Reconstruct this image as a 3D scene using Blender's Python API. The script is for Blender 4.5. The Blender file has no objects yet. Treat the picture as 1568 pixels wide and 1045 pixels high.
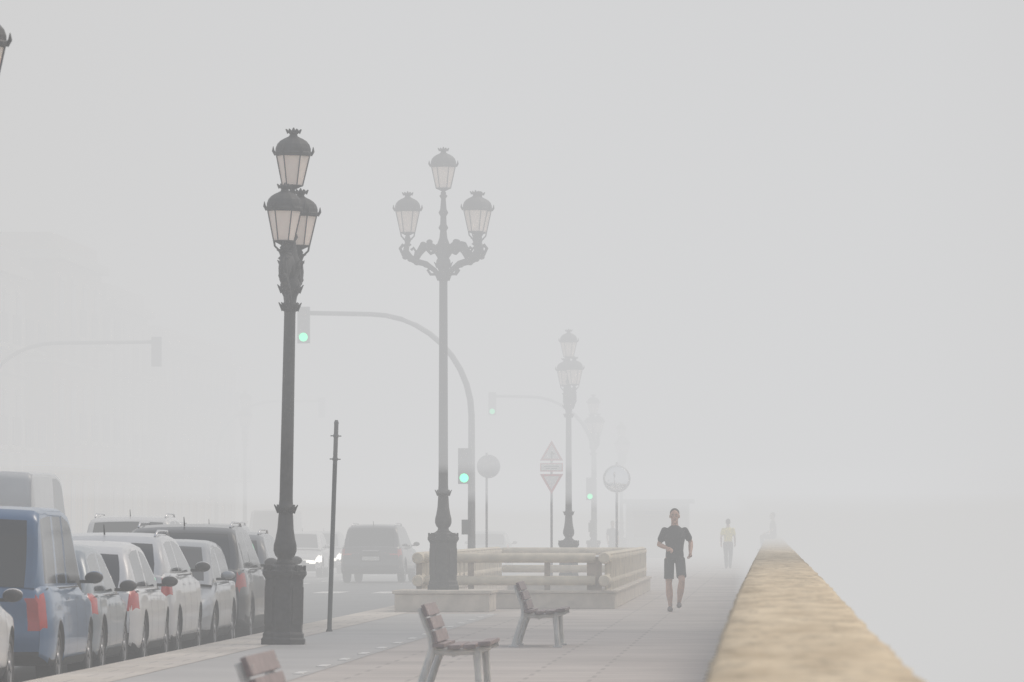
import bpy, bmesh, math, random
from mathutils import Vector, Matrix
random.seed(7)
S=bpy.context.scene
S.view_settings.view_transform='Standard'; S.view_settings.look='None'; S.view_settings.exposure=0
COL=S.collection
# ------------------------------------------------------------------ materials
_m={}
def mat(name,col,rough=.7,var=.12,scale=6.,metal=0.,bump=0.,emit=None,es=0.,spec=.5,coat=0.):
    if name in _m: return _m[name]
    m=bpy.data.materials.new(name); m.use_nodes=True; _m[name]=m
    nt=m.node_tree; b=nt.nodes['Principled BSDF']
    b.inputs['Roughness'].default_value=rough; b.inputs['Metallic'].default_value=metal
    b.inputs['Specular IOR Level'].default_value=spec; b.inputs['Coat Weight'].default_value=coat
    tc=nt.nodes.new('ShaderNodeTexCoord'); n=nt.nodes.new('ShaderNodeTexNoise')
    n.inputs['Scale'].default_value=scale; n.inputs['Detail'].default_value=5
    nt.links.new(tc.outputs['Object'],n.inputs['Vector'])
    r=nt.nodes.new('ShaderNodeValToRGB'); r.color_ramp.elements[0].position=.3; r.color_ramp.elements[1].position=.7
    r.color_ramp.elements[0].color=tuple(c*(1-var) for c in col)+(1,)
    r.color_ramp.elements[1].color=tuple(min(1,c*(1+var)) for c in col)+(1,)
    nt.links.new(n.outputs['Fac'],r.inputs['Fac']); nt.links.new(r.outputs['Color'],b.inputs['Base Color'])
    if bump:
        bp=nt.nodes.new('ShaderNodeBump'); bp.inputs['Strength'].default_value=bump; bp.inputs['Distance'].default_value=.02
        nt.links.new(n.outputs['Fac'],bp.inputs['Height']); nt.links.new(bp.outputs['Normal'],b.inputs['Normal'])
    if emit:
        b.inputs['Emission Color'].default_value=tuple(emit)+(1,); b.inputs['Emission Strength'].default_value=es
    return m
def pavers(name,c1,c2,mortar,bw,bh,msize=.012,rough=.75,stain=.25):
    m=bpy.data.materials.new(name); m.use_nodes=True; nt=m.node_tree; b=nt.nodes['Principled BSDF']
    tc=nt.nodes.new('ShaderNodeTexCoord'); br=nt.nodes.new('ShaderNodeTexBrick')
    br.inputs['Scale'].default_value=1; br.inputs['Brick Width'].default_value=bw; br.inputs['Row Height'].default_value=bh
    br.inputs['Mortar Size'].default_value=msize; br.inputs['Color1'].default_value=c1+(1,); br.inputs['Color2'].default_value=c2+(1,)
    br.inputs['Mortar'].default_value=mortar+(1,); br.offset=.37
    nt.links.new(tc.outputs['Object'],br.inputs['Vector'])
    n=nt.nodes.new('ShaderNodeTexNoise'); n.inputs['Scale'].default_value=.35; n.inputs['Detail'].default_value=8; n.inputs['Roughness'].default_value=.65
    nt.links.new(tc.outputs['Object'],n.inputs['Vector'])
    mp=nt.nodes.new('ShaderNodeMapRange'); mp.inputs[1].default_value=.3; mp.inputs[2].default_value=.7
    mp.inputs[3].default_value=1-stain; mp.inputs[4].default_value=1+stain*.4
    nt.links.new(n.outputs['Fac'],mp.inputs[0])
    mx=nt.nodes.new('ShaderNodeVectorMath'); mx.operation='SCALE'
    nt.links.new(br.outputs['Color'],mx.inputs[0]); nt.links.new(mp.outputs[0],mx.inputs['Scale'])
    nt.links.new(mx.outputs[0],b.inputs['Base Color']); b.inputs['Roughness'].default_value=rough
    _m[name]=m; return m
# ------------------------------------------------------------------ mesh builder
class MB:
    def __init__(s): s.v=[];s.f=[];s.m=[];s.s=[]
    def add(s,vs,fs,mi=0,sm=False):
        o=len(s.v); s.v+=[tuple(v) for v in vs]
        for i,f in enumerate(fs):
            s.f.append([o+k for k in f]); s.m.append(mi[i] if isinstance(mi,list) else mi); s.s.append(sm)
    def box(s,c,d,mi=0,rot=None):
        c=Vector(c); vs=[]
        for z in(-.5,.5):
            for y in(-.5,.5):
                for x in(-.5,.5):
                    p=Vector((x*d[0],y*d[1],z*d[2]))
                    if rot: p=rot@p
                    vs.append(p+c)
        s.add(vs,[(0,2,3,1),(4,5,7,6),(0,1,5,4),(2,6,7,3),(0,4,6,2),(1,3,7,5)],mi)
    def lathe(s,prof,seg=16,mi=0,c=(0,0,0),sm=True,M=None,off=0.):
        c=Vector(c);vs=[]
        for r,z in prof:
            for k in range(seg):
                a=2*math.pi*(k+off)/seg; p=Vector((r*math.cos(a),r*math.sin(a),z))
                if M: p=M@p
                vs.append(p+c)
        fs=[]
        for j in range(len(prof)-1):
            for k in range(seg):
                k2=(k+1)%seg; fs.append((j*seg+k,j*seg+k2,(j+1)*seg+k2,(j+1)*seg+k))
        fs.append(tuple(range(seg))[::-1]); fs.append(tuple((len(prof)-1)*seg+k for k in range(seg)))
        s.add(vs,fs,mi,sm)
    def tube(s,pts,rad,mi=0,seg=8,sm=True,ref=(1,0,0)):
        pts=[Vector(p) for p in pts]; n=len(pts)
        if not isinstance(rad,(list,)): rad=[rad]*n
        vs=[]
        for i,p in enumerate(pts):
            t=(pts[min(i+1,n-1)]-pts[max(i-1,0)]).normalized(); r=Vector(ref)
            if abs(t.dot(r))>.95: r=Vector((0,1,0))
            a=(r-t*t.dot(r)).normalized(); b=t.cross(a)
            ra,rb=rad[i] if isinstance(rad[i],tuple) else (rad[i],rad[i])
            for k in range(seg):
                g=2*math.pi*k/seg; vs.append(p+a*ra*math.cos(g)+b*rb*math.sin(g))
        fs=[]
        for j in range(n-1):
            for k in range(seg):
                k2=(k+1)%seg; fs.append((j*seg+k,j*seg+k2,(j+1)*seg+k2,(j+1)*seg+k))
        fs.append(tuple(range(seg))[::-1]); fs.append(tuple((n-1)*seg+k for k in range(seg)))
        s.add(vs,fs,mi,sm)
    def ell(s,c,r,mi=0,seg=14,rings=9,rot=None):
        vs=[];c=Vector(c)
        for j in range(1,rings):
            ph=math.pi*j/rings
            for k in range(seg):
                g=2*math.pi*k/seg; p=Vector((r[0]*math.sin(ph)*math.cos(g),r[1]*math.sin(ph)*math.sin(g),-r[2]*math.cos(ph)))
                if rot:p=rot@p
                vs.append(p+c)
        b=Vector((0,0,-r[2]));t=Vector((0,0,r[2]))
        if rot:b=rot@b;t=rot@t
        vs+=[b+c,t+c]; fs=[]; R=rings-1
        for j in range(R-1):
            for k in range(seg):
                k2=(k+1)%seg; fs.append((j*seg+k,j*seg+k2,(j+1)*seg+k2,(j+1)*seg+k))
        for k in range(seg):
            k2=(k+1)%seg; fs.append((k2,k,R*seg)); fs.append(((R-1)*seg+k,(R-1)*seg+k2,R*seg+1))
        s.add(vs,fs,mi,True)
    def mesh(s,name,mats):
        me=bpy.data.meshes.new(name); me.from_pydata(s.v,[],s.f)
        for m in mats: me.materials.append(m)
        for i,p in enumerate(me.polygons): p.material_index=s.m[i]; p.use_smooth=s.s[i]
        bm=bmesh.new(); bm.from_mesh(me); bmesh.ops.recalc_face_normals(bm,faces=bm.faces); bm.to_mesh(me); bm.free()
        return me
    def obj(s,name,mats,parent=None,loc=(0,0,0),rot=(0,0,0),bevel=0.):
        o=bpy.data.objects.new(name,s.mesh(name,mats)); COL.objects.link(o); o.location=loc; o.rotation_euler=rot
        if parent:o.parent=parent
        if bevel:
            b=o.modifiers.new('bevel','BEVEL'); b.width=bevel; b.segments=2; b.limit_method='ANGLE'
        return o
def empty(name,loc=(0,0,0),rz=0.):
    e=bpy.data.objects.new(name,None); COL.objects.link(e); e.location=loc; e.rotation_euler=(0,0,rz); return e
def interp(t,pts):
    if t<=pts[0][0]: return pts[0][1]
    for (a,b),(c,d) in zip(pts,pts[1:]):
        if t<=c: return b+(d-b)*(t-a)/(c-a) if c>a else d
    return pts[-1][1]
def sheet(name,x0,x1,y0,y1,z,m,nx=1,ny=1):
    b=MB(); vs=[];fs=[]
    for j in range(ny+1):
        for i in range(nx+1): vs.append((x0+(x1-x0)*i/nx,y0+(y1-y0)*j/ny,z))
    for j in range(ny):
        for i in range(nx):
            a=j*(nx+1)+i; fs.append((a,a+1,a+nx+2,a+nx+1))
    b.add(vs,fs); return b.obj(name,[m])
# ------------------------------------------------------------------ world, sun, camera
w=bpy.data.worlds.new("World"); S.world=w; w.use_nodes=True
nt=w.node_tree; bg=nt.nodes['Background']; sky=nt.nodes.new('ShaderNodeTexSky'); sky.sky_type='NISHITA'; sky.sun_disc=False
sky.sun_elevation=math.radians(52); sky.sun_rotation=math.radians(60); sky.air_density=1.6; sky.dust_density=6
bg.inputs['Strength'].default_value=.15; nt.links.new(sky.outputs[0],bg.inputs['Color'])
sl=bpy.data.lights.new('sun','SUN'); sl.energy=1.5; sl.angle=math.radians(30); sl.color=(1,.96,.9)
so=bpy.data.objects.new('sun',sl); COL.objects.link(so)
el,az=math.radians(52),math.radians(60)
sd=Vector((math.sin(az)*math.cos(el),math.cos(az)*math.cos(el),math.sin(el)))
so.rotation_euler=sd.to_track_quat('Z','Y').to_euler()
cam=bpy.data.cameras.new('camera'); co=bpy.data.objects.new('camera',cam); COL.objects.link(co); S.camera=co
co.location=(0,0,1.43); cam.sensor_width=36; cam.lens=220.4; cam.clip_start=.5; cam.clip_end=6000
co.rotation_euler=Vector((-396,9600,286.5)).to_track_quat('-Z','Y').to_euler()
cam.dof.use_dof=True; cam.dof.focus_distance=100; cam.dof.aperture_fstop=9
# ------------------------------------------------------------------ fog (homogeneous banks; in-scattered daylight as source term)
def fog(x,y,z,sig,src):
    b=MB(); g=.01
    b.box(((x[0]+x[1])/2,(y[0]+y[1])/2,(z[0]+z[1])/2),(x[1]-x[0]-g,y[1]-y[0]-g,z[1]-z[0]-g))
    m=bpy.data.materials.new('fog'); m.use_nodes=True; n=m.node_tree; n.nodes.clear()
    out=n.nodes.new('ShaderNodeOutputMaterial'); ad=n.nodes.new('ShaderNodeAddShader')
    ab=n.nodes.new('ShaderNodeVolumeAbsorption'); em=n.nodes.new('ShaderNodeEmission')
    ab.inputs['Color'].default_value=(0,0,0,1); ab.inputs['Density'].default_value=sig
    em.inputs['Color'].default_value=src+(1,); em.inputs['Strength'].default_value=sig
    n.links.new(ab.outputs[0],ad.inputs[0]); n.links.new(em.outputs[0],ad.inputs[1]); n.links.new(ad.outputs[0],out.inputs['Volume'])
    o=b.obj('fog_bank',[m]); return o
XL=-900;XR=900
fog((XL,XR),(-150,85),(-7,2.3),.0038,(.635,.632,.632))
fog((XL,XR),(-150,85),(2.3,60),.0052,(.635,.635,.64))
fog((XL,XR),(85,101),(-7,2.3),.009,(.645,.643,.64))
fog((XL,XR),(85,101),(2.3,60),.038,(.665,.668,.672))
LO=(.655,.652,.648)
fog((-14,-.6),(101,180),(-7,2.0),.0052,LO)
fog((-.6,6),(101,180),(-7,2.0),.019,LO)
fog((-14,6),(180,1200),(-7,2.0),.016,LO)
fog((-14,6),(101,1200),(2.0,20),.0155,(.695,.699,.708))
fog((XL,-14),(101,1200),(-7,20),.0205,(.622,.612,.602))
fog((6,XR),(101,1200),(-7,20),.014,(.625,.618,.616))
fog((XL,XR),(101,1200),(20,60),.014,(.545,.548,.555))
# ------------------------------------------------------------------ ground
asph=mat('asphalt',(.10,.10,.10),.45,.2,.8,spec=.6)
pav=pavers('paving_slabs',(.46,.42,.39),(.42,.38,.355),(.33,.30,.28),1.7,.8,.022)
lane=mat('cycle_lane_surface',(.37,.36,.35),.6,.08,.6)
gran=pavers('granite_kerb_stone',(.56,.515,.46),(.51,.47,.43),(.36,.33,.31),.7,1.,.012)
white=mat('white_road_paint',(.60,.59,.57),.6,.15,5)
sheet('ground',-4000,.3,-300,5000,-.26,mat('ground_soil',(.3,.28,.25),.9,.2,.1))
sheet('road',-20.5,-6.6,-60,2500,-.2,asph)
b=MB(); b.box((-3.35,1000,-.15),(6.9,2300,.3)); b.obj('promenade_pavement',[pav])
b=MB(); b.box((-6.85+.02,1000,-.149),(.24,2300,.304)); b.obj('kerb',[gran],bevel=.01)
b=MB(); b.box((-7.4,180,-.13),(.9,70,.262)); b.obj('pavement_extension',[gran],bevel=.01)
sheet('pavement_edge_strip',-6.70,-6.12,-60,800,.004,gran)
sheet('cycle_lane',-6.1,-4.5,-60,104,.004,lane)
b=MB()
y=20
while y<104: b.box((-4.62,y,.008),(.10,.95,.004)); y+=3.2
b.obj('lane_marking',[white])
b=MB()
for i in range(8): b.box((-8.1-i*1.5,158,-.196),(.7,4,.004))
y=30
while y<150: b.box((-13.6,y,-.196),(.15,3,.004)); y+=8
while y<400: b.box((-13.6,y+25,-.196),(.15,3,.004)); y+=8
b.obj('zebra_crossing',[white])
b=MB(); b.box((-22.3,1000,-.12),(3.6,2300,.24)); b.obj('far_pavement',[pav])
# sea
sea=mat('sea_water',(.12,.16,.17),.25,.3,.2,bump=.6)
sheet('sea',.35,4000,-300,5000,-6,sea)
# sea wall : uneven sandstone coping
stone=bpy.data.materials.new('sandstone'); stone.use_nodes=True; nt=stone.node_tree; bs=nt.nodes['Principled BSDF']
tc=nt.nodes.new('ShaderNodeTexCoord'); n1=nt.nodes.new('ShaderNodeTexNoise'); n1.inputs['Scale'].default_value=3.0; n1.inputs['Detail'].default_value=12; n1.inputs['Roughness'].default_value=.7
mpg=nt.nodes.new('ShaderNodeMapping'); mpg.inputs['Scale'].default_value=(1,.16,1)
n2=nt.nodes.new('ShaderNodeTexNoise'); n2.inputs['Scale'].default_value=11; n2.inputs['Detail'].default_value=8; n2.inputs['Roughness'].default_value=.75
r1=nt.nodes.new('ShaderNodeValToRGB'); e=r1.color_ramp.elements; e[0].position=.36; e[0].color=(.44,.36,.255,1); e[1].position=.60; e[1].color=(.62,.53,.395,1)
r2=nt.nodes.new('ShaderNodeValToRGB'); e=r2.color_ramp.elements; e[0].position=.36; e[0].color=(.62,.62,.63,1); e[1].position=.50; e[1].color=(1,1,1,1)
mx=nt.nodes.new('ShaderNodeMix'); mx.data_type='RGBA'; mx.blend_type='MULTIPLY'; mx.inputs[0].default_value=1
bp=nt.nodes.new('ShaderNodeBump'); bp.inputs['Distance'].default_value=.012; bp.inputs['Strength'].default_value=.6
nt.links.new(tc.outputs['Object'],mpg.inputs[0]); nt.links.new(mpg.outputs[0],n1.inputs['Vector']); nt.links.new(mpg.outputs[0],n2.inputs['Vector'])
nt.links.new(n1.outputs['Fac'],r1.inputs['Fac']); nt.links.new(n2.outputs['Fac'],r2.inputs['Fac'])
nt.links.new(r1.outputs[0],mx.inputs[6]); nt.links.new(r2.outputs[0],mx.inputs[7]); nt.links.new(mx.outputs[2],bs.inputs['Base Color'])
nt.links.new(n2.outputs['Fac'],bp.inputs['Height']); nt.links.new(bp.outputs[0],bs.inputs['Normal']); bs.inputs['Roughness'].default_value=1; bs.inputs['Specular IOR Level'].default_value=.1
b=MB(); vs=[];fs=[]; nY=620
for j in range(nY):
    y=2+j*.5; joint=.005 if (j%7==0) else 0
    jit=lambda a:random.uniform(-a,a)
    xl=interp(y,[(2,-.185),(16,-.185),(40,-.215),(80,-.22),(400,-.2)]); xr=interp(y,[(2,.425),(30,.43),(60,.44),(400,.45)])
    ring=[(xl+.04,-.02),(xl+.03,.85),(xl+jit(.008),.88),(xl+jit(.008),1.0+jit(.002)),(xl+.03,1.028-joint),(xl*.4+xr*.1,1.033-joint),
          (xr*.5,1.034-joint),(xr-.05,1.028+jit(.002)-joint),(xr+jit(.014),.99+jit(.008)),(xr+jit(.02),.82),(xr+.05,-2),(xr+.3,-7)]
    for x,z in ring: vs.append((x,y,z))
R=len(ring)
for j in range(nY-1):
    for k in range(R-1):
        a=j*R+k; fs.append((a,a+1,a+R+1,a+R))
b.add(vs,fs,0,True); b.obj('sea_wall',[stone])
# ------------------------------------------------------------------ street lamp
iron=mat('cast_iron',(.048,.047,.048),.6,.25,12,bump=.2,spec=.35)
lglass=mat('lantern_glass',(.80,.68,.60),.35,.06,5,emit=(.8,.66,.56),es=.12)  # slight glow added to brighten the glass, standing in for light through it
def lantern(b,c,seg=6,rz=0.):
    c=Vector(c); w_=.88
    b.lathe([(.03,-.06),(.05,-.03),(.03,0),(.09,.03),(.13,.045),(.13,.06)],12,0,c)
    b.lathe([(.122,.06),(.225*w_,.425)],seg,1,c,False,off=rz)
    for k in range(seg):
        a=2*math.pi*(k+rz)/seg; d=Vector((math.cos(a),math.sin(a),0))
        b.tube([c+d*.125+Vector((0,0,.05)),c+d*.235*w_+Vector((0,0,.43))],.008,0,5,False)
        b.tube([c+d*.245*w_+Vector((0,0,.425)),c+d*.280*w_+Vector((0,0,.475)),c+d*.28*w_+Vector((0,0,.53))],[.02,.018,.004],0,5,False)
        a2=a+math.pi/seg; d2=Vector((math.cos(a2),math.sin(a2),0))
        b.tube([c+d2*.215*w_+Vector((0,0,.45)),c+d2*.225*w_+Vector((0,0,.51))],[.035,.006],0,5,False)
    b.lathe([(r*w_,z) for r,z in[(.235,.415),(.262,.43),(.265,.455),(.248,.47),(.246,.51),(.225,.56),(.185,.60),(.13,.63),(.09,.645),(.06,.66),(.05,.685),(.075,.70),(.085,.71)]],12,0,c,False)
    for k in range(6):
        a=2*math.pi*k/6; d=Vector((math.cos(a),math.sin(a),0))
        b.tube([c+d*.06+Vector((0,0,.70)),c+d*.095+Vector((0,0,.745))],[.026,.008],0,5,False)
    b.tube([c+Vector((0,0,.69)),c+Vector((0,0,.765))],[.04,.008],0,6)
def street_lamp(loc,extra=0.,stem=0.,arms=(0,180),tilt=(0,0),rz=0.):
    b=MB(); E=extra
    b.lathe([(.285,0),(.285,.07),(.265,.09),(.265,.13),(.245,.16),(.245,.80),(.262,.83),(.285,.86),(.285,.90),(.25,.92),(.24,.96),(.15,.985)],8,0,(0,0,0),False,off=.5)
    for k in range(8):
        a=2*math.pi*k/8; d=Vector((math.cos(a),math.sin(a),0)); M=Matrix.Rotation(a,3,'Z')
        b.box(d*.229+Vector((0,0,.48)),(.012,.12,.46),0,M)
        b.box(d*.245+Vector((0,0,.94)),(.03,.06,.07),0,M)
    b.lathe([(.15,.98),(.10,1.02),(.09,1.06),(.12,1.09),(.142,1.15),(.14,1.22),(.12,1.30),(.10,1.42),(.09,1.58),(.085,1.63),(.115,1.655),(.115,1.69),(.088,1.71),(.084,1.76),
             (.082,1.8),(.078,2.6+E*.3),(.07,4.05+E),(.072,4.1+E),(.10,4.13+E),(.105,4.17+E),(.075,4.2+E),(.085,4.27+E),(.13,4.36+E),(.12,4.44+E),(.085,4.5+E),(.12,4.58+E),(.135,4.66+E),(.10,4.74+E),
             (.07,4.82+E),(.055,4.95+E),(.085,5.0+E),(.055,5.06+E),(.05,5.2+E),(.085,5.26+E),(.055,5.32+E),(.04,5.45+E+stem),(.07,5.5+E+stem),(.035,5.54+E+stem)],14,0)
    for k in range(8):   # collar leaves
        a=2*math.pi*k/8; d=Vector((math.cos(a),math.sin(a),0))
        for z,r in((4.15,.11),(4.37,.13),(4.67,.135),(1.67,.115)):
            zz=z+(E if z>2 else 0); b.tube([d*(r-.03)+Vector((0,0,zz-.05)),d*(r+.03)+Vector((0,0,zz+.045))],[.03,.006],0,5)
    lantern(b,(0,0,5.58+E+stem))
    for an in arms:
        a=math.radians(an); d=Vector((math.cos(a),math.sin(a),0))
        P=lambda r,z:d*r+Vector((0,0,z+E))
        b.tube([P(.05,4.12),P(.15,4.27),P(.30,4.38),P(.46,4.42),P(.58,4.49),P(.65,4.60),P(.62,4.80)],[.05,.042,.05,.055,.06,.055,.035],0,8)
        b.tube([P(.04,4.50),P(.12,4.64),P(.24,4.70),P(.35,4.67),P(.42,4.57),P(.48,4.46)],[.06,.07,.085,.08,.06,.05],0,8)
        b.tube([P(.06,4.74),P(.13,4.60),P(.22,4.56),P(.27,4.62),P(.24,4.66)],.034,0,6)
        b.tube([P(.56,4.50),P(.70,4.54),P(.75,4.65),P(.69,4.72)],.028,0,6)
        b.tube([P(.5,4.46),P(.47,4.60),P(.52,4.66),P(.56,4.62)],.026,0,6)
        b.tube([P(.10,4.20),P(.22,4.20),P(.27,4.27),P(.22,4.31)],.024,0,6)
        for r,z in((.46,4.40),(.57,4.46),(.3,4.36),(.66,4.50),(.24,4.76),(.35,4.72)): b.ell(P(r,z),(.055,.055,.045),0,8,6)
        b.lathe([(.03,4.68),(.07,4.71),(.04,4.74),(.06,4.79),(.09,4.81),(.03,4.83)],10,0,d*.62+Vector((0,0,E)))
        for q in range(4):
            g=q*math.pi/2; e2=Vector((math.cos(g),math.sin(g),0)); c=d*.62+Vector((0,0,E))
            b.tube([c+e2*.05+Vector((0,0,4.80)),c+e2*.11+Vector((0,0,4.86)),c+e2*.12+Vector((0,0,4.92))],.013,0,5)
        lantern(b,d*.62+Vector((0,0,4.87+E)))
    return b.obj('street_lamp',[iron,lglass],None,loc,(math.radians(tilt[0]),math.radians(tilt[1]),math.radians(rz)))
street_lamp((-5.97,76.7,0),0,0,(85,-94),(0,1.1))
street_lamp((-5.62,107.6,.37),1.22,.05,(8,176,-24))
street_lamp((-6.50,49.4,0),0,0,(75,-78))
street_lamp((-5.12,159,.14),0,0,(100,-75))
street_lamp((-6.5,230,0),0,0,(100,-72))
street_lamp((-6.9,290,0),0,0,(100,-72))
street_lamp((-21,250,0),.6,0,(90,-90))
# post
b=MB(); b.lathe([(.045,0),(.045,.02),(.032,.04),(.03,2.86),(.034,2.88),(.02,2.92)],10,0)
for z in(2.7,2.38): b.tube([(-.075,0,z),(.075,0,z)],.009,0,6); b.lathe([(.037,z-.02),(.037,z+.02)],10,0)
b.obj('metal_post',[mat('painted_post',(.06,.065,.065),.5,.2,10)],None,(-6.08,86.3,0),(0,math.radians(1.9),0))
# ------------------------------------------------------------------ benches
bpaint=mat('bench_frame_paint',(.60,.60,.58),.5,.12,9); slat=mat('bench_slat_wood',(.25,.205,.205),.6,.25,14)
def bench(x,y):
    b=MB()
    for yy in(.12,1.68):
        fr=[(0,0),(.025,.1),(.085,.28),(.13,.40),(.115,.50),(.06,.63),(.015,.745)]
        b.tube([(px,yy,pz) for px,pz in fr],[.036,.034,.034,.04,.034,.03,.024],0,8)
        b.tube([(.12,yy,.385),(.30,yy,.375),(.48,yy,.385),(.62,yy,.415)],[.034,.03,.032,.02],0,8)
        b.tube([(.50,yy,.39),(.515,yy,.2),(.53,yy,0)],[.036,.032,.034],0,8)
        b.box((0,yy,.01),(.12,.1,.02)); b.box((.53,yy,.01),(.12,.1,.02))
    b.tube([(.3,.12,.35),(.3,1.68,.35)],.02,0,6)
    for i in range(4):
        t=i/3; b.box((.18+t*.39,.9,.418+.022*(t-.4)**2*4),(.105,1.8,.032),1,Matrix.Rotation(-.05-t*.08+.06,3,'Y'))
    for px,pz,a in((.135,.505,-.30),(.095,.617,-.36),(.05,.728,-.40)):
        b.box((px+.015,.9,pz),(.032,1.8,.104),1,Matrix.Rotation(a,3,'Y'))
        for yy in(.12,1.68): b.lathe([(.012,0),(.012,.004)],8,0,(px+.034,yy,pz),False,Matrix.Rotation(math.radians(90),3,'Y'))
    b.obj('park_bench',[bpaint,slat],None,(x,y,0),bevel=.006)
bench(-3.08,75.0); bench(-3.00,53.2); bench(-2.71,31.6)
# ------------------------------------------------------------------ stair enclosure and railings
pale=mat('pale_limestone',(.50,.455,.40),.85,.18,3,bump=.3); cream=mat('cream_concrete',(.58,.525,.43),.8,.14,4,bump=.3)
b=MB(); b.box((-5.58,107.7,.155),(1.62,2.5,.31)); b.box((-5.58,107.7,.34),(1.7,2.58,.06)); b.obj('lamp_plinth',[pale],bevel=.015)
b=MB()
b.box((-4.55,110.9,.14),(3.6,.4,.28)); b.box((-2.93,127,.14),(.36,31.8,.28)); b.box((-6.17,127,.14),(.36,31.8,.28)); b.box((-4.55,143.2,.14),(3.6,.4,.28))
b.box((-4.55,110.88,.305),(3.7,.46,.05)); b.box((-2.92,127.1,.306),(.42,31.9,.05)); b.box((-6.18,127.1,.306),(.42,31.9,.05))
b.obj('stairwell_base_wall',[pale],bevel=.012)
b=MB()
for z in(.50,.90):
    b.tube([(-6.12,110.9,z),(-3.1,110.9,z)],.088,0,14)
    b.tube([(-6.12,143,z),(-3.1,143,z)],.088,0,14)
    for x in(-6.22,-2.93):
        b.tube([(x,110.45,z),(x,110.5,z),(x,143,z)],[.09,.105,.105],0,16)
for x in(-6.22,-2.93):
    y=111.4; i=0
    while y<143:
        b.box((x,y,.60),(.035,.035,.62),0); b.box((x+.09,y,.62),(.02,.02,.70),0); y+=.28; i+=1
for x in(-6.22,-5.3,-3.95): b.box((x,110.93,.62),(.10,.12,.60),1)
b.box((-3.12,111.05,.62),(.26,.24,.60),1)
for i in range(9): b.box((-5.95+i*.075,110.95,.68),(.02,.02,.4),0)
b.obj('balustrade',[cream,mat('brown_stone_post',(.33,.28,.235),.8,.2,5)],bevel=.004)
# ------------------------------------------------------------------ traffic signals & signs
sigb=mat('signal_housing',(.05,.055,.055),.5,.15,6); polem=mat('galvanised_pole',(.15,.155,.16),.45,.15,6)
gl=mat('green_signal_lens',(.05,.5,.3),.3,.02,5,emit=(.04,.95,.40),es=3.6); offl=mat('unlit_lens',(.05,.03,.03),.3,.1,5)
def head(b,c,h=.84,front=-1,lit=True):
    x,y,z=c; b.box(c,(.28,.2,h),1); b.box((x,y-front*.105,z),(.24,.01,h-.05),1)
    for i in range(3):
        zz=z+(1-i)*h/3; M=Matrix.Rotation(math.radians(90),3,'X')
        b.lathe([(.1,0),(.1,.02),(.06,.035)],16,(2 if (i==2 and lit) else 3),(x,y+front*.10,zz),True,M)
        pts=[]
        for k in range(9):
            a=math.pi*k/8; pts.append((x+.112*math.cos(a),zz+.112*math.sin(a)))
        for (xa,za),(xb,zb) in zip(pts,pts[1:]):
            b.add([(xa,y+front*.10,za),(xb,y+front*.10,zb),(xb,y+front*.28,zb),(xa,y+front*.28,za)],[(0,1,2,3)],1)
def arm_signal(x,y,side,H=6.35,arm=3.85,front=-1,low=True,lit=True,z0=0):
    b=MB(); r=2.35
    pts=[(0,0,0),(0,0,1),(0,0,H-r)]
    for k in range(1,11):
        a=math.pi/2*k/10; pts.append((side*(r-r*math.cos(a)),0,H-r+r*math.sin(a)*1.0))
    pts.append((side*arm,0,H+.03))
    n=len(pts); b.tube(pts,[.10,.09]+[.075-.025*i/(n-2) for i in range(n-2)],0,12)
    b.lathe([(.16,0),(.16,.03),(.11,.06)],12,0)
    head(b,(side*(arm+.02),-.02,H-.25),.84,front,lit)
    if low:
        head(b,(-.16,-.15,2.85),.82,front,lit)
        b.box((-.05,-.1,3.0),(.12,.1,.04),0)
        b.box((-.13,-.12,1.45),(.18,.14,.34),1)
    b.obj('traffic_signal',[polem,sigb,gl,offl],None,(x,y,z0))
arm_signal(-6.87,144,-1)
arm_signal(-22.6,177,1,6.55,5.2,1,True,False,.12)
arm_signal(-6.4,228,-1,6.2,3.7)
arm_signal(-23.2,262,1,6.6,4.4,1,True,False,.12)
red=mat('sign_red',(.50,.04,.05),.4,.05,5); wht=mat('sign_white',(.6,.6,.6),.4,.05,5); grey=mat('sign_back_grey',(.3,.3,.31),.45,.1,5); blk=mat('sign_black',(.03,.03,.03),.5,.1,5)
def prism(b,pts,y0,y1,mi):
    n=len(pts); b.add([(x,y0,z) for x,z in pts]+[(x,y1,z) for x,z in pts],[tuple(range(n))[::-1],tuple(range(n,2*n))]+[(k,(k+1)%n,(k+1)%n+n,k+n) for k in range(n)],mi)
def tri(c,r,up=1): return [(r*math.sin(2*math.pi*k/3)*1.0,c+up*r*math.cos(2*math.pi*k/3)) for k in range(3)]
b=MB(); b.tube([(0,.03,0),(0,.03,3.5)],.03,2,10)
prism(b,tri(3.25,.33),0,.02,0); prism(b,tri(3.25,.23),-.004,0.001,1); b.box((.0,-.008,3.22),(.04,.006,.18),3); b.box((.03,-.008,3.27),(.11,.006,.05),3,Matrix.Rotation(.6,3,'Y'))
b.box((0,.01,2.92),(.56,.02,.21),0); b.box((0,-.003,2.92),(.50,.01,.15),1); b.box((0,-.01,2.945),(.38,.006,.03),3); b.box((0,-.01,2.895),(.30,.006,.02),3)
prism(b,tri(2.59,.33,-1),0,.02,0); prism(b,tri(2.59,.22,-1),-.004,.001,1)
b.obj('traffic_sign',[red,wht,grey,blk],None,(-5.38,154,0))
b=MB(); Mx=Matrix.Rotation(math.radians(90),3,'X')
b.tube([(0,.05,0),(0,.05,3.35)],.03,0,10); b.lathe([(.30,0),(.30,.02),(.28,.022)],28,0,(.05,0,3.0),False,Mx); b.box((.05,.03,3.0),(.3,.03,.05),0)
b.obj('traffic_sign',[grey],None,(-7.25,160,0))
mir=mat('mirror_glass',(.85,.87,.9),.06,.02,3,metal=1.); rim=mat('mirror_rim',(.5,.5,.5),.5,.1,5)
b=MB(); b.tube([(0,.1,0),(0,.1,3.2)],.035,1,10)
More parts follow.
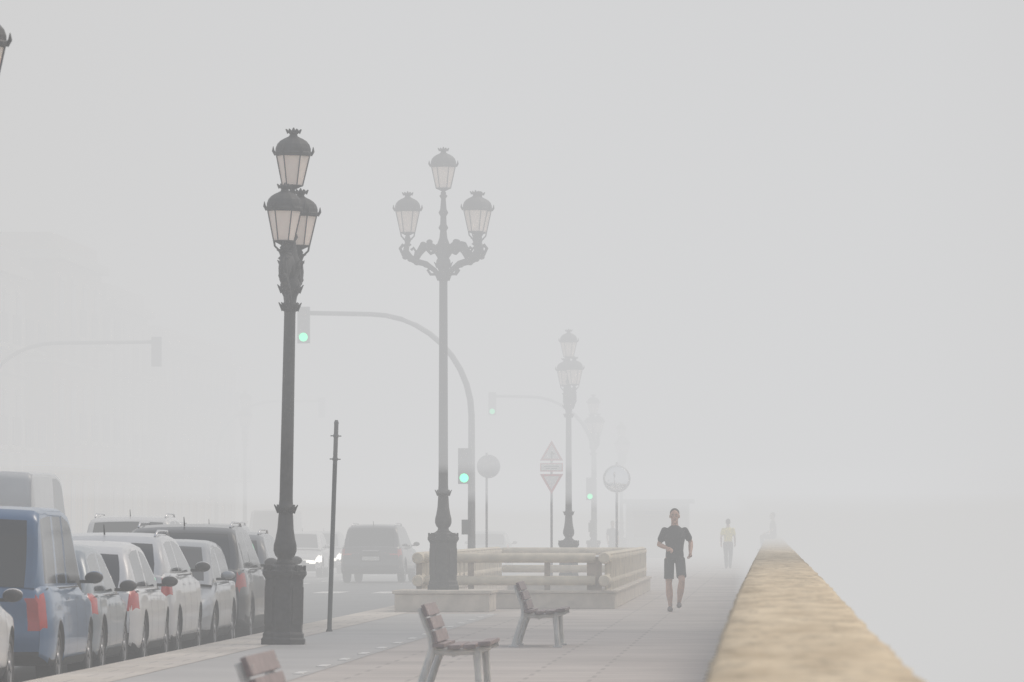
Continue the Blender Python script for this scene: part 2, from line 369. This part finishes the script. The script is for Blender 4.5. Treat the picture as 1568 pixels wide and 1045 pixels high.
b.lathe([(.37,0),(.37,.03),(.34,.05)],32,1,(0,0,2.75),True,Mx); b.lathe([(.335,.045),(.30,.06),(.22,.078),(.12,.09),(.02,.094)],32,0,(0,0,2.75),True,Mx); b.box((0,.06,2.75),(.1,.12,.1),1)
b.obj('traffic_mirror',[mir,rim],None,(-4.1,167,0),(math.radians(-4),0,0))
# ------------------------------------------------------------------ cars
tyre=mat('tyre_rubber',(.03,.03,.03),.85,.2,10); alloy=mat('alloy_rim',(.30,.30,.31),.4,.1,6,metal=.7); plast=mat('black_plastic',(.035,.035,.037),.6,.2,10)
cglass=mat('car_glass',(.03,.034,.038),.10,.1,3,spec=.6); tail=mat('tail_lamp_red',(.40,.03,.025),.25,.1,8,coat=.5); headl=mat('headlamp_glass',(.45,.47,.5),.12,.1,8)
plate=mat('number_plate',(.60,.60,.58),.5,.05,10); chrome=mat('chrome_trim',(.6,.6,.62),.2,.05,5,metal=1.)
lit=mat('lit_headlamp',(.8,.8,.7),.2,.02,5,emit=(1,.95,.85),es=3.0)
def wheel_mesh():
    b=MB(); M=Matrix.Rotation(math.radians(90),3,'Y'); R=.32
    b.lathe([(.2,-.10),(.27,-.105),(.305,-.095),(.32,-.07),(.32,.07),(.305,.095),(.27,.105),(.215,.10),(.2,.07)],28,0,(0,0,0),True,M)
    b.lathe([(.205,.02),(.205,.095),(.195,.098),(.185,.06)],28,1,(0,0,0),True,M)
    b.lathe([(.19,.0),(.19,.03)],24,2,(0,0,0),False,M)
    for k in range(7):
        a=2*math.pi*k/7; Rm=Matrix.Rotation(a,3,'X'); b.box(Rm@Vector((.075,0,.11)),(.03,.045,.19),1,Rm)
    b.lathe([(.05,.05),(.05,.10),(.03,.105)],14,1,(0,0,0),True,M)
    return b.mesh('wheel',[tyre,alloy,plast])
WM=wheel_mesh()
def car(name,xr,yr,L,W,H,paint,style='hatch',rev=False,z=-.2,yaw=0.,lights=False,clad=False,cast=True):
    hw=W/2; e=empty(name,(xr-hw,yr+(L if rev else 0),z),(math.pi if rev else 0)+yaw)
    belt={'hatch':.94,'suv':1.08,'van':1.12,'mpv':1.05}[style]*(H/1.46 if style=='hatch' else 1)
    hood=belt-.05
    if style=='hatch':
        top=[(0,belt-.22),(.012,belt-.06),(.03,belt),(.66,belt-.02),(.74,hood-.03),(.93,hood-.17),(.98,hood-.27),(1,hood-.36)]
        gh=[(.015,belt-.02),(.055,belt+.22),(.09,H-.14),(.13,H-.06),(.25,H-.01),(.38,H),(.5,H-.03),(.56,H-.09),(.755,hood)]
    elif style=='suv':
        top=[(0,belt-.22),(.012,belt-.05),(.03,belt),(.66,belt-.02),(.75,hood-.02),(.93,hood-.12),(.98,hood-.22),(1,hood-.36)]
        gh=[(.02,belt-.02),(.05,belt+.24),(.08,H-.12),(.12,H-.04),(.25,H),(.42,H),(.52,H-.03),(.57,H-.09),(.755,hood)]
    elif style=='mpv':
        top=[(0,belt-.12),(.01,belt-.03),(.03,belt),(.68,belt-.02),(.77,hood-.07),(.93,hood-.22),(.985,hood-.34),(1,hood-.46)]
        gh=[(.008,belt-.02),(.02,belt+.28),(.032,H-.13),(.06,H-.03),(.2,H),(.5,H),(.6,H-.05),(.64,H-.11),(.80,hood-.06)]
    else:
        top=[(0,belt-.1),(.008,belt),(.74,belt),(.82,hood-.04),(.95,hood-.2),(.99,hood-.35),(1,hood-.5)]
        gh=[(.004,belt-.02),(.012,belt+.5),(.02,H-.12),(.04,H-.02),(.3,H),(.6,H),(.68,H-.05),(.72,H-.14),(.86,hood-.04)]
    R=.325; A=.375; wc=[.185*L if style!='van' else .2*L,.81*L]; wz=R
    sill=.21 if style=='hatch' else .25
    def zl(y):
        v=sill+.10*max(0,1-y/.25)+.05*max(0,1-(L-y)/.3)
        for c in wc:
            d=abs(y-c)
            if d<A: v=max(v,wz+math.sqrt(A*A-d*d))
        return v
    def g(y):
        a=max(0,1-y/.45); c=max(0,1-(L-y)/.8); return 1-.13*a**2.6-.22*c**2.2
    fz=[(.2,.93),(.32,.985),(.5,1.0),(.66,1.0),(.78,.985),(.9,.975),(belt,.935),(1.4,.9)]
    def X(y,zz): return hw*g(y)*interp(zz,fz)
    zt=lambda y:interp(y/L,top)
    ys=set([0,.02,.05,L-.02,L-.06,L]); N=int(L/.06)
    for i in range(N+1): ys.add(L*i/N)
    for c in wc:
        for k in range(-9,10): ys.add(c+A*math.sin(k*math.pi/18))
        ys.add(c-A-.002); ys.add(c+A+.002)
    for t,_ in top: ys.add(t*L)
    ys=sorted(ys)
    q=[ys[0]]
    for y in ys[1:]:
        if y-q[-1]>.0015:q.append(y)
    ys=q
    fr=[0,.08,.2,.32,.44,.56,.68,.8,.92,1]
    b=MB(); vs=[];fs=[];mi=[]; rings=[]
    for y in ys:
        a,t=zl(y),zt(y); a=min(a,t-.03)
        half=[(0,a),(X(y,a)*.7,a)]+[(X(y,a+(t-a)*k)*(1 if k<1 else .97),a+(t-a)*k) for k in fr]+[(X(y,t)*.86,t+.012),(X(y,t)*.5,t+.028),(0,t+.035)]
        rings.append(half)
    nh=len(half)
    def pid(j,k,s): return (j*nh+k)*2+s
    for j,y in enumerate(ys):
        for (x,zz) in rings[j]: vs+= [(x,y,zz),(-x,y,zz)]
    tl={'hatch':(belt-.24,belt-.02),'suv':(belt-.28,belt-.06),'mpv':(belt-.42,belt-.10),'van':(.75,1.2)}[style]
    tx=.78 if style=='mpv' else .66
    def mm(y,xx,zz,k):
        if k<2: return 1
        if k>=2+len(fr)-1: return 0
        if y<(.12 if style=='mpv' else .22) and tl[0]<zz<tl[1] and abs(xx)>hw*.60: return 2
        if y>L-.50 and hood-.40<zz<hood-.19 and abs(xx)>hw*.42: return 3
        if y>L-.1 and abs(xx)<hw*.42 and hood-.42<zz<hood-.24: return 1
        if zz<.30 or (clad and zz<.40): return 1
        if clad:
            for c in wc:
                if math.hypot(y-c,zz-wz)<A+.07: return 1
        return 0
    for j in range(len(ys)-1):
        for k in range(nh-1):
            for s_ in(0,1):
                f=(pid(j,k,s_),pid(j,k+1,s_),pid(j+1,k+1,s_),pid(j+1,k,s_)); fs.append(f)
                xx=rings[j][k][0]; zz=(rings[j][k][1]+rings[j][k+1][1]+rings[j+1][k][1]+rings[j+1][k+1][1])/4
                mi.append(mm((ys[j]+ys[j+1])/2,xx,zz,k))
    b.add(vs,fs,mi,True)
    for j in(0,len(ys)-1):   # end caps
        rg=rings[j][1:-1]; nx=14; cv=[];cf=[];cm=[]
        for (x,zz) in rg:
            for i in range(nx+1):
                u=-1+2*i/nx; bulge=(1-u*u)*(.05 if j==0 else .14)+(.03 if (j==0 and .4<zz<.62) else 0); cv.append((x*u,ys[j]+(-bulge if j==0 else bulge),zz))
        for r in range(len(rg)-1):
            for i in range(nx):
                o=r*(nx+1)+i; cf.append((o,o+1,o+nx+2,o+nx+1)); zz=(rg[r][1]+rg[r+1][1])/2; xx=rg[r][0]*(-1+2*(i+.5)/nx)
                m_=0
                if zz<.42: m_=1
                if j==0 and tl[0]<zz<tl[1] and abs(xx)>hw*tx: m_=2
                if j>0 and hood-.46<zz<hood-.2 and abs(xx)>hw*.5: m_=3
                if j>0 and .42<zz<hood-.3 and abs(xx)<hw*.4: m_=1
                cm.append(m_)
        b.add(cv,cf,cm,True)
    b.obj('body',[paint,plast,tail,lit if lights else headl],e)
    # cabin
    g2=MB(); ks=[t*L for t,_ in gh]; gy=[]
    for a,c in zip(ks,ks[1:]):
        n=max(2,int((c-a)/.07)); gy+=[a+(c-a)*i/n for i in range(n)]
    gy.append(ks[-1]); xr_=hw*(.74 if style in('hatch','suv') else .82); vs=[];fs=[];mi=[];rg=[]
    for y in gy:
        zb=zt(y)-.01 if y/L>.02 else belt-.03; zr=interp(y/L,gh); zr=max(zr,zb+.002); h=zr-zb
        def gx(zz): 
            xb=X(y,belt)*.965; return xb-(xb-xr_)*max(0,min(1,(zz-belt)/(H-belt)))**1.15
        z1=zb+min(.035,h*.2); z2=zr-min(.085,h*.3); z3=zr-min(.03,h*.1)
        rg.append([(gx(zb),zb),(gx(z1),z1),(gx((z1+z2)/2),(z1+z2)/2),(gx(z2),z2),(gx(z3),z3),(gx(zr)*.93,zr),(gx(zr)*.86,zr+.006),(gx(zr)*.5,zr+.02),(0,zr+.026)])
    nh2=9
    for j,y in enumerate(gy):
        for x,zz in rg[j]: vs+=[(x,y,zz),(-x,y,zz)]
    pill={'hatch':[.10,.40],'suv':[.14,.36],'mpv':[.04,.28,.47],'van':[.46]}[style]
    for j in range(len(gy)-1):
        ym=(gy[j]+gy[j+1])/2; sl_=abs(rg[j+1][8][1]-rg[j][8][1])/(gy[j+1]-gy[j]); zc=(rg[j+1][8][1]+rg[j][8][1])/2
        for k in range(nh2-1):
            m_=0
            if k in(1,2):
                hh=rg[j][3][1]-rg[j][1][1]
                if hh>.05 and not any(abs(ym/L-p)<.012 for p in pill[1:]) and ym/L>pill[0]+.02: m_=1
                if style=='van' and ym/L<.5: m_=0
            if k>=6 and sl_>.28 and zc>belt+.03:
                if ym>L*.5 or (zc<H-.1 and ym<L*.2): m_=1
                if style=='van' and ym<L*.4: m_=0
            for s_ in(0,1):
                fs.append(((j*nh2+k)*2+s_,(j*nh2+k+1)*2+s_,((j+1)*nh2+k+1)*2+s_,((j+1)*nh2+k)*2+s_)); mi.append(m_)
    g2.add(vs,fs,mi,True); g2.obj('cabin',[paint,cglass],e)
    # trim
    t=MB()
    def strip(ya,yb,za,zb,mi_,d=.004):
        for s_ in(1,-1):
            vv=[];ff=[];n=7
            for i in range(n+1):
                zz=za+(zb-za)*i/n
                for y in(ya,yb): vv.append((s_*(X(y,zz)+d),y,zz))
            for i in range(n): ff.append((i*2,i*2+1,i*2+3,i*2+2))
            t.add(vv,ff,mi_,True)
    for yc in((.34*L,.52*L,.70*L) if style!='van' else(.48*L,.72*L)): strip(yc-.006,yc+.006,.3,belt-.04,0)
    for yc in((.37*L,.55*L) if style!='van' else(.52*L,)): strip(yc,yc+.17,belt-.15,belt-.12,1,.018)
    strip(wc[0]+A+.03,wc[1]-A-.03,.235,.32,0,.006)
    strip(.2,.62*L,belt-.035,belt-.02,0,.004)
    for s_ in(1,-1):
        my=gh[-1][0]*L-.48; mz=belt+.06
        t.ell((s_*(hw+.085),my+.01,mz+.012),(.095,.05,.058),1,14,9); t.ell((s_*(hw+.085),my-.012,mz),(.098,.05,.062),0,14,9); t.box((s_*(hw-.01),my+.02,mz-.04),(.12,.04,.035),0)
    t.box((0,-.075,.62 if style=='hatch' else .72),(.52,.015,.115),2); t.box((0,-.062,.62 if style=='hatch' else .72),(.60,.03,.16),0)
    t.box((0,L+.145,.40),(.52,.015,.11),2)
    t.box((0,-.045,belt-.13),(.5,.04,.02),3)
    t.tube([(0,gh[3][0]*L+.1,H),(0,gh[3][0]*L+.02,H+.12)],[.012,.006],0,5)
    if style=='suv':
        for s_ in(1,-1): t.tube([(s_*xr_*.92,.14*L,H-.02),(s_*xr_*.93,.2*L,H+.045),(s_*xr_*.93,.46*L,H+.04),(s_*xr_*.92,.51*L,H-.02)],.016,3,6)
    t.obj('trim',[plast,paint,plate,chrome],e)
    for i,c in enumerate(wc):
        for s_ in(1,-1):
            o=bpy.data.objects.new('wheel',WM); COL.objects.link(o); o.parent=e; o.location=(s_*(hw-.125),c,R-.003); o.rotation_euler=(0,0,0 if s_>0 else math.pi)
            o.scale=(1,R/.32,R/.32)
    return e
def paint(n,c,met=.0,r=.3): return mat('car_paint_'+n,c,r,.05,2,metal=met,coat=.6)
PW=paint('white',(.56,.56,.565)); PB=paint('blue',(.05,.115,.225)); PG=paint('grey_blue',(.20,.235,.27),.2); PS=paint('silver',(.34,.35,.365),.3); PD=paint('dark',(.045,.047,.055)); PM=paint('mid_grey',(.17,.175,.185),.3)
car('parked_car',-7.2,56.0,4.2,1.78,1.45,PW)
car('parked_van',-7.15,62.2,4.5,1.86,1.83,PB,'mpv')
car('parked_car',-7.2,66.95,3.75,1.7,1.44,PG)
car('parked_car',-7.15,70.9,4.2,1.78,1.46,PW)
car('parked_car',-7.2,75.5,4.5,1.82,1.55,PW,'suv')
car('parked_car',-7.2,80.6,4.2,1.78,1.46,PS,rev=True)
car('parked_car',-7.15,85.6,4.6,1.86,1.66,PD,'suv',clad=True)
car('parked_car',-7.2,90.9,4.5,1.82,1.56,PM,'suv')
car('delivery_van',-10.25,88,5.3,1.95,2.43,PW,'van')
car('moving_car',-10.6,112,4.6,1.86,1.84,PW,'suv')
car('moving_car',-10.9,131,4.5,1.82,1.7,PM,'suv')
car('moving_car',-10.98,187,4.7,1.9,1.72,PD,'suv',clad=True,yaw=math.radians(-3))
car('moving_car',-14.7,205,4.3,1.8,1.5,PW,rev=True,lights=True)
car('moving_car',-15.2,222,4.3,1.8,1.5,PS,rev=True,lights=True)
car('delivery_van',-17.6,232,5.3,1.95,2.3,PS,'van',rev=True)
car('moving_car',-10.6,255,4.3,1.8,1.5,PS)
car('moving_car',-15,160,4.3,1.8,1.55,PM,'suv',rev=True)
# ------------------------------------------------------------------ people
def human(name,loc,heading,J,skin,shirt,lower,hairc,shoe,scale=1.,vox=.007,long_trousers=False,sleeve=.62):
    e=empty(name,loc,heading); e.scale=(scale,)*3
    V=Vector; body=MB(); L_=lambda a,b_,t:V(a).lerp(V(b_),t)
    def limb(b,p,q,rs):
        n=len(rs); b.tube([L_(p,q,i/(n-1)) for i in range(n)],rs,0,14); b.ell(p,(rs[0],)*3,0,12,8); b.ell(q,(rs[-1],)*3,0,12,8)
    hx,hy,hz=J['head']; nb=V(J['neck'])
    pel=V(J['pelvis']); ch=V(J['chest'])
    body.tube([pel+V((0,0,-.06)),pel,L_(pel,ch,.45),ch,ch+V((0,0,.09)),nb],[(.13,.10),(.15,.112),(.135,.095),(.165,.112),(.15,.09),(.065,.06)],0,18)
    limb(body,nb-V((0,0,.03)),(hx,hy+.012,hz-.06),[.064,.060,.058])
    body.ell((hx,hy,hz+.025),(.079,.098,.10),0,18,12); body.ell((hx,hy-.018,hz-.052),(.062,.070,.072),0,16,10)
    body.ell((hx,hy-.062,hz-.100),(.034,.024,.022),0,10,8)
    body.tube([(hx,hy-.088,hz+.02),(hx,hy-.110,hz-.025)],[.009,.017],0,10)
    for s in(1,-1): body.ell((hx+s*.081,hy+.01,hz-.0),(.012,.022,.033),0,10,8)
    sh=MB(); st=MB(); shoes=MB()
    sh.tube([pel+V((0,0,.02)),L_(pel,ch,.3),L_(pel,ch,.6),ch,ch+V((0,0,.08)),ch+V((0,0,.145)),nb+V((0,0,-.01))],[(.158,.122),(.150,.114),(.158,.114),(.186,.126),(.178,.112),(.135,.085),(.072,.066)],0,20)
    st.tube([pel+V((0,0,.10)),pel+V((0,0,.02)),pel+V((0,0,-.06))],[(.145,.11),(.158,.122),(.152,.12)],0,20)
    for s,k in((1,'R'),(-1,'L')):
        S_,E_,W_=V(J['sh'+k]),V(J['el'+k]),V(J['wr'+k]); H_,K_,A_=V(J['hip'+k]),V(J['kn'+k]),V(J['an'+k]); T_=V(J['toe'+k])
        limb(body,S_,E_,[.052,.050,.045,.037]); limb(body,E_,W_,[.038,.042,.036,.026])
        limb(body,ch+V((s*.05,0,.06)),S_,[.07,.052])
        limb(body,H_,K_,[.082,.080,.068,.053]); limb(body,K_,A_,[.052,.060,.058,.042,.033])
        limb(sh,ch+V((s*.06,0,.06)),S_,[.075,.058]); limb(sh,S_,L_(S_,E_,sleeve),[.058,.060,.062])
        if long_trousers: limb(st,H_,K_,[.095,.092,.082,.074]); limb(st,K_,L_(K_,A_,.95),[.074,.072,.066,.060])
        else: st.tube([L_(H_,K_,t_) for t_ in(-.05,.3,.62,.80)],[(.088,.10),(.088,.098),(.085,.095),(.088,.097)],0,16)
        # shoe
        d=(T_-A_); d.z=0; d.normalize(); heel=A_-d*.05+V((0,0,-.055))
        shoes.tube([heel,A_+V((0,0,-.04)),L_(A_,T_,.55)+V((0,0,-.0)),T_],[.038,.046,.042,.030],0,12); shoes.ell(T_,(.038,.045,.028),0,12,8); shoes.ell(heel,(.038,.04,.038),0,12,8)
        # hand
        f=(W_-E_).normalized()
        inw=V(J.get('palm'+k,(-s*1.,0,0))); inw=(inw-f*inw.dot(f)).normalized(); wid=f.cross(inw)
        pc=W_+f*.05; body.tube([W_,W_+f*.03,W_+f*.085],[(.022,.022),(.03,.03),(.034,.034)],0,10)
        for i,ln in enumerate((.066,.075,.07,.055)):
            o=pc+f*.035+wid*((i-1.5)*.019); p1=o+f*ln*.5+inw*.006; p2=p1+f*ln*.25+inw*ln*.35; p3=p2-f*ln*.1+inw*ln*.32
            body.tube([o-f*.02,o,p1,p2,p3],[.0095,.0095,.009,.0085,.0075],0,8)
        o=W_+f*.03-wid*.028; body.tube([o,o-wid*.02+f*.02,o-wid*.02+f*.045+inw*.015,o-wid*.01+f*.06+inw*.03],[.013,.012,.0105,.009],0,8)
    def rm(b,nm,m_,v):
        o=b.obj(nm,[m_],e); r=o.modifiers.new('r','REMESH'); r.mode='VOXEL'; r.voxel_size=v; r.use_smooth_shade=True
        q=o.modifiers.new('s','SMOOTH'); q.factor=.5; q.iterations=4; return o
    rm(body,'body',skin,vox); rm(sh,'shirt',shirt,.009); rm(st,'trousers' if long_trousers else 'shorts',lower,.008); rm(shoes,'shoes',shoe,.008)
    h=MB(); h.ell((hx,hy+.020,hz+.055),(.084,.094,.088),0,18,12); h.ell((hx,hy+.045,hz+.0),(.076,.064,.08),0,16,10)
    rm(h,'hair',hairc,.007)
    f=MB()
    for s in(1,-1):
        f.ell((hx+s*.03,hy-.086,hz+.012),(.013,.009,.007),0,10,8); f.ell((hx+s*.03,hy-.0935,hz+.012),(.006,.004,.006),1,8,6)
        f.tube([(hx+s*.014,hy-.095,hz+.028),(hx+s*.034,hy-.092,hz+.033),(hx+s*.05,hy-.080,hz+.028)],.005,1,6)
    f.tube([(hx-.022,hy-.085,hz-.060),(hx,hy-.091,hz-.058),(hx+.022,hy-.085,hz-.060)],.006,2,6)
    f.obj('face_features',[wht,hairc,mat('lips',(.3,.12,.1),.5,.1,9)],e)
    return e
skinm=mat('skin',(.46,.27,.20),.5,.1,20); skinp=mat('skin_pale',(.5,.33,.26),.5,.1,20)
blackc=mat('black_sports_cloth',(.020,.020,.024),.85,.3,18); shortsm=mat('dark_shorts_cloth',(.025,.025,.03),.8,.3,18)
hair=mat('dark_hair',(.025,.018,.014),.7,.3,40); shoe=mat('running_shoes',(.07,.05,.06),.6,.4,25)
yel=mat('yellow_cloth',(.75,.62,.08),.8,.12,15); greyc=mat('grey_cloth',(.14,.14,.15),.85,.2,15); darkc=mat('dark_blue_cloth',(.05,.06,.09),.85,.2,15)
run=dict(head=(0,-.03,1.635),neck=(0,0,1.485),pelvis=(0,0,.95),chest=(.0,-.01,1.28),
 shR=(.175,.02,1.395),elR=(.275,.16,1.19),wrR=(.27,-.04,1.01),palmR=(-1,-.3,0),
 shL=(-.175,-.02,1.395),elL=(-.27,.02,1.15),wrL=(-.12,-.20,1.09),palmL=(0,.6,-1),
 hipR=(.092,0,.89),knR=(.125,-.20,.53),anR=(.075,-.04,.15),toeR=(.085,-.20,.10),
 hipL=(-.092,0,.89),knL=(-.10,-.02,.48),anL=(-.075,.02,.085),toeL=(-.09,-.16,.032))
human('runner',(-1.64,107.2,0),0,run,skinm,blackc,shortsm,hair,shoe,.995,.006)
walk=dict(head=(0,-.02,1.635),neck=(0,0,1.485),pelvis=(0,0,.93),chest=(.0,0,1.27),
 shR=(.18,0,1.395),elR=(.24,.08,1.12),wrR=(.25,-.02,.88),shL=(-.18,0,1.395),elL=(-.235,-.02,1.11),wrL=(-.23,-.16,.89),
 hipR=(.09,0,.88),knR=(.09,-.12,.49),anR=(.085,-.22,.09),toeR=(.09,-.38,.04),hipL=(-.09,0,.88),knL=(-.09,-.0,.47),anL=(-.085,.22,.12),toeL=(-.09,.08,.035))
human('pedestrian',(-1.5,221,0),math.pi*.97,walk,skinp,yel,greyc,hair,shoe,.99,.012,True)
human('pedestrian',(-6.3,250,0),0.2,walk,skinp,darkc,darkc,hair,shoe,.97,.012,True)
sit=dict(head=(0,-.04,1.635),neck=(0,0,1.485),pelvis=(0,0,.93),chest=(.0,-.02,1.27),
 shR=(.18,0,1.395),elR=(.23,-.05,1.12),wrR=(.15,-.28,1.02),shL=(-.18,0,1.395),elL=(-.23,-.05,1.12),wrL=(-.15,-.28,1.02),
 hipR=(.09,0,.90),knR=(.11,-.42,.90),anR=(.10,-.40,.47),toeR=(.10,-.55,.42),hipL=(-.09,0,.90),knL=(-.11,-.42,.90),anL=(-.10,-.40,.47),toeL=(-.10,-.55,.42))
human('seated_person',(.1,225,.22),-math.pi/2,sit,skinp,darkc,greyc,hair,shoe,1.,.012,True)
# ------------------------------------------------------------------ buildings
def building(name,x1,y0,w_,d_,h,floors,colr):
    b=MB(); x0=x1-w_; wall=mat('render_'+name,colr,.9,.08,.3)
    b.box(((x0+x1)/2,y0+d_/2,h/2),(w_,d_,h),0); b.box(((x0+x1)/2,y0+d_/2,h+.15),(w_+.5,d_+.5,.3),1); b.box(((x0+x1)/2,y0+d_/2,h+.6),(w_-.3,d_-.3,.6),0)
    fh=h/floors
    for fl in range(floors):
        z=fl*fh+fh*.52; hh=fh*.55 if fl else fh*.7
        n=int(d_/3.2)
        for i in range(n):
            y=y0+(i+.5)*d_/n; b.box((x1+.01,y,z),(.06,1.2,hh),2); b.box((x1+.03,y,z+hh/2+.1),(.16,1.6,.18),1)
            if fl: b.box((x1+.4,y,z-hh/2-.05),(.8,1.9,.12),1); b.box((x1+.78,y,z-hh/2+.5),(.04,1.9,.9),3)
        n=int(w_/3.2)
        for i in range(n):
            x=x0+(i+.5)*w_/n; b.box((x,y0-.01,z),(1.2,.06,hh),2); b.box((x,y0-.03,z+hh/2+.1),(1.6,.16,.18),1)
        b.box(((x0+x1)/2,y0+d_/2,fl*fh+.06),(w_+.14,d_+.14,.12),1)
    b.obj(name,[wall,mat('cornice',(.5,.47,.43),.8,.1,1),mat('window_glass_dark',(.07,.075,.08),.2,.2,1),mat('balcony_rail',(.06,.06,.06),.5,.1,3)])
building('apartment_building',-24.3,212,22,15,10.6,3,(.40,.30,.23))
building('terraced_house',-24.4,231,20,14,9.6,3,(.46,.42,.37))
building('town_house',-24.2,249,20,34,8.6,3,(.42,.33,.26))
building('corner_building',-24.6,182,24,24,9.6,3,(.44,.41,.37))
b=MB(); b.box((0,0,1.3),(3,2.4,2.6),0); b.box((0,0,2.7),(3.5,2.9,.2),1); b.box((0,-1.21,1.5),(2.2,.04,1.),2); b.box((0,-1.5,2.2),(2.4,.7,.06),1)
b.obj('kiosk',[mat('kiosk_panel',(.25,.27,.26),.6,.1,2),plast,cglass],None,(-5.4,300,0))
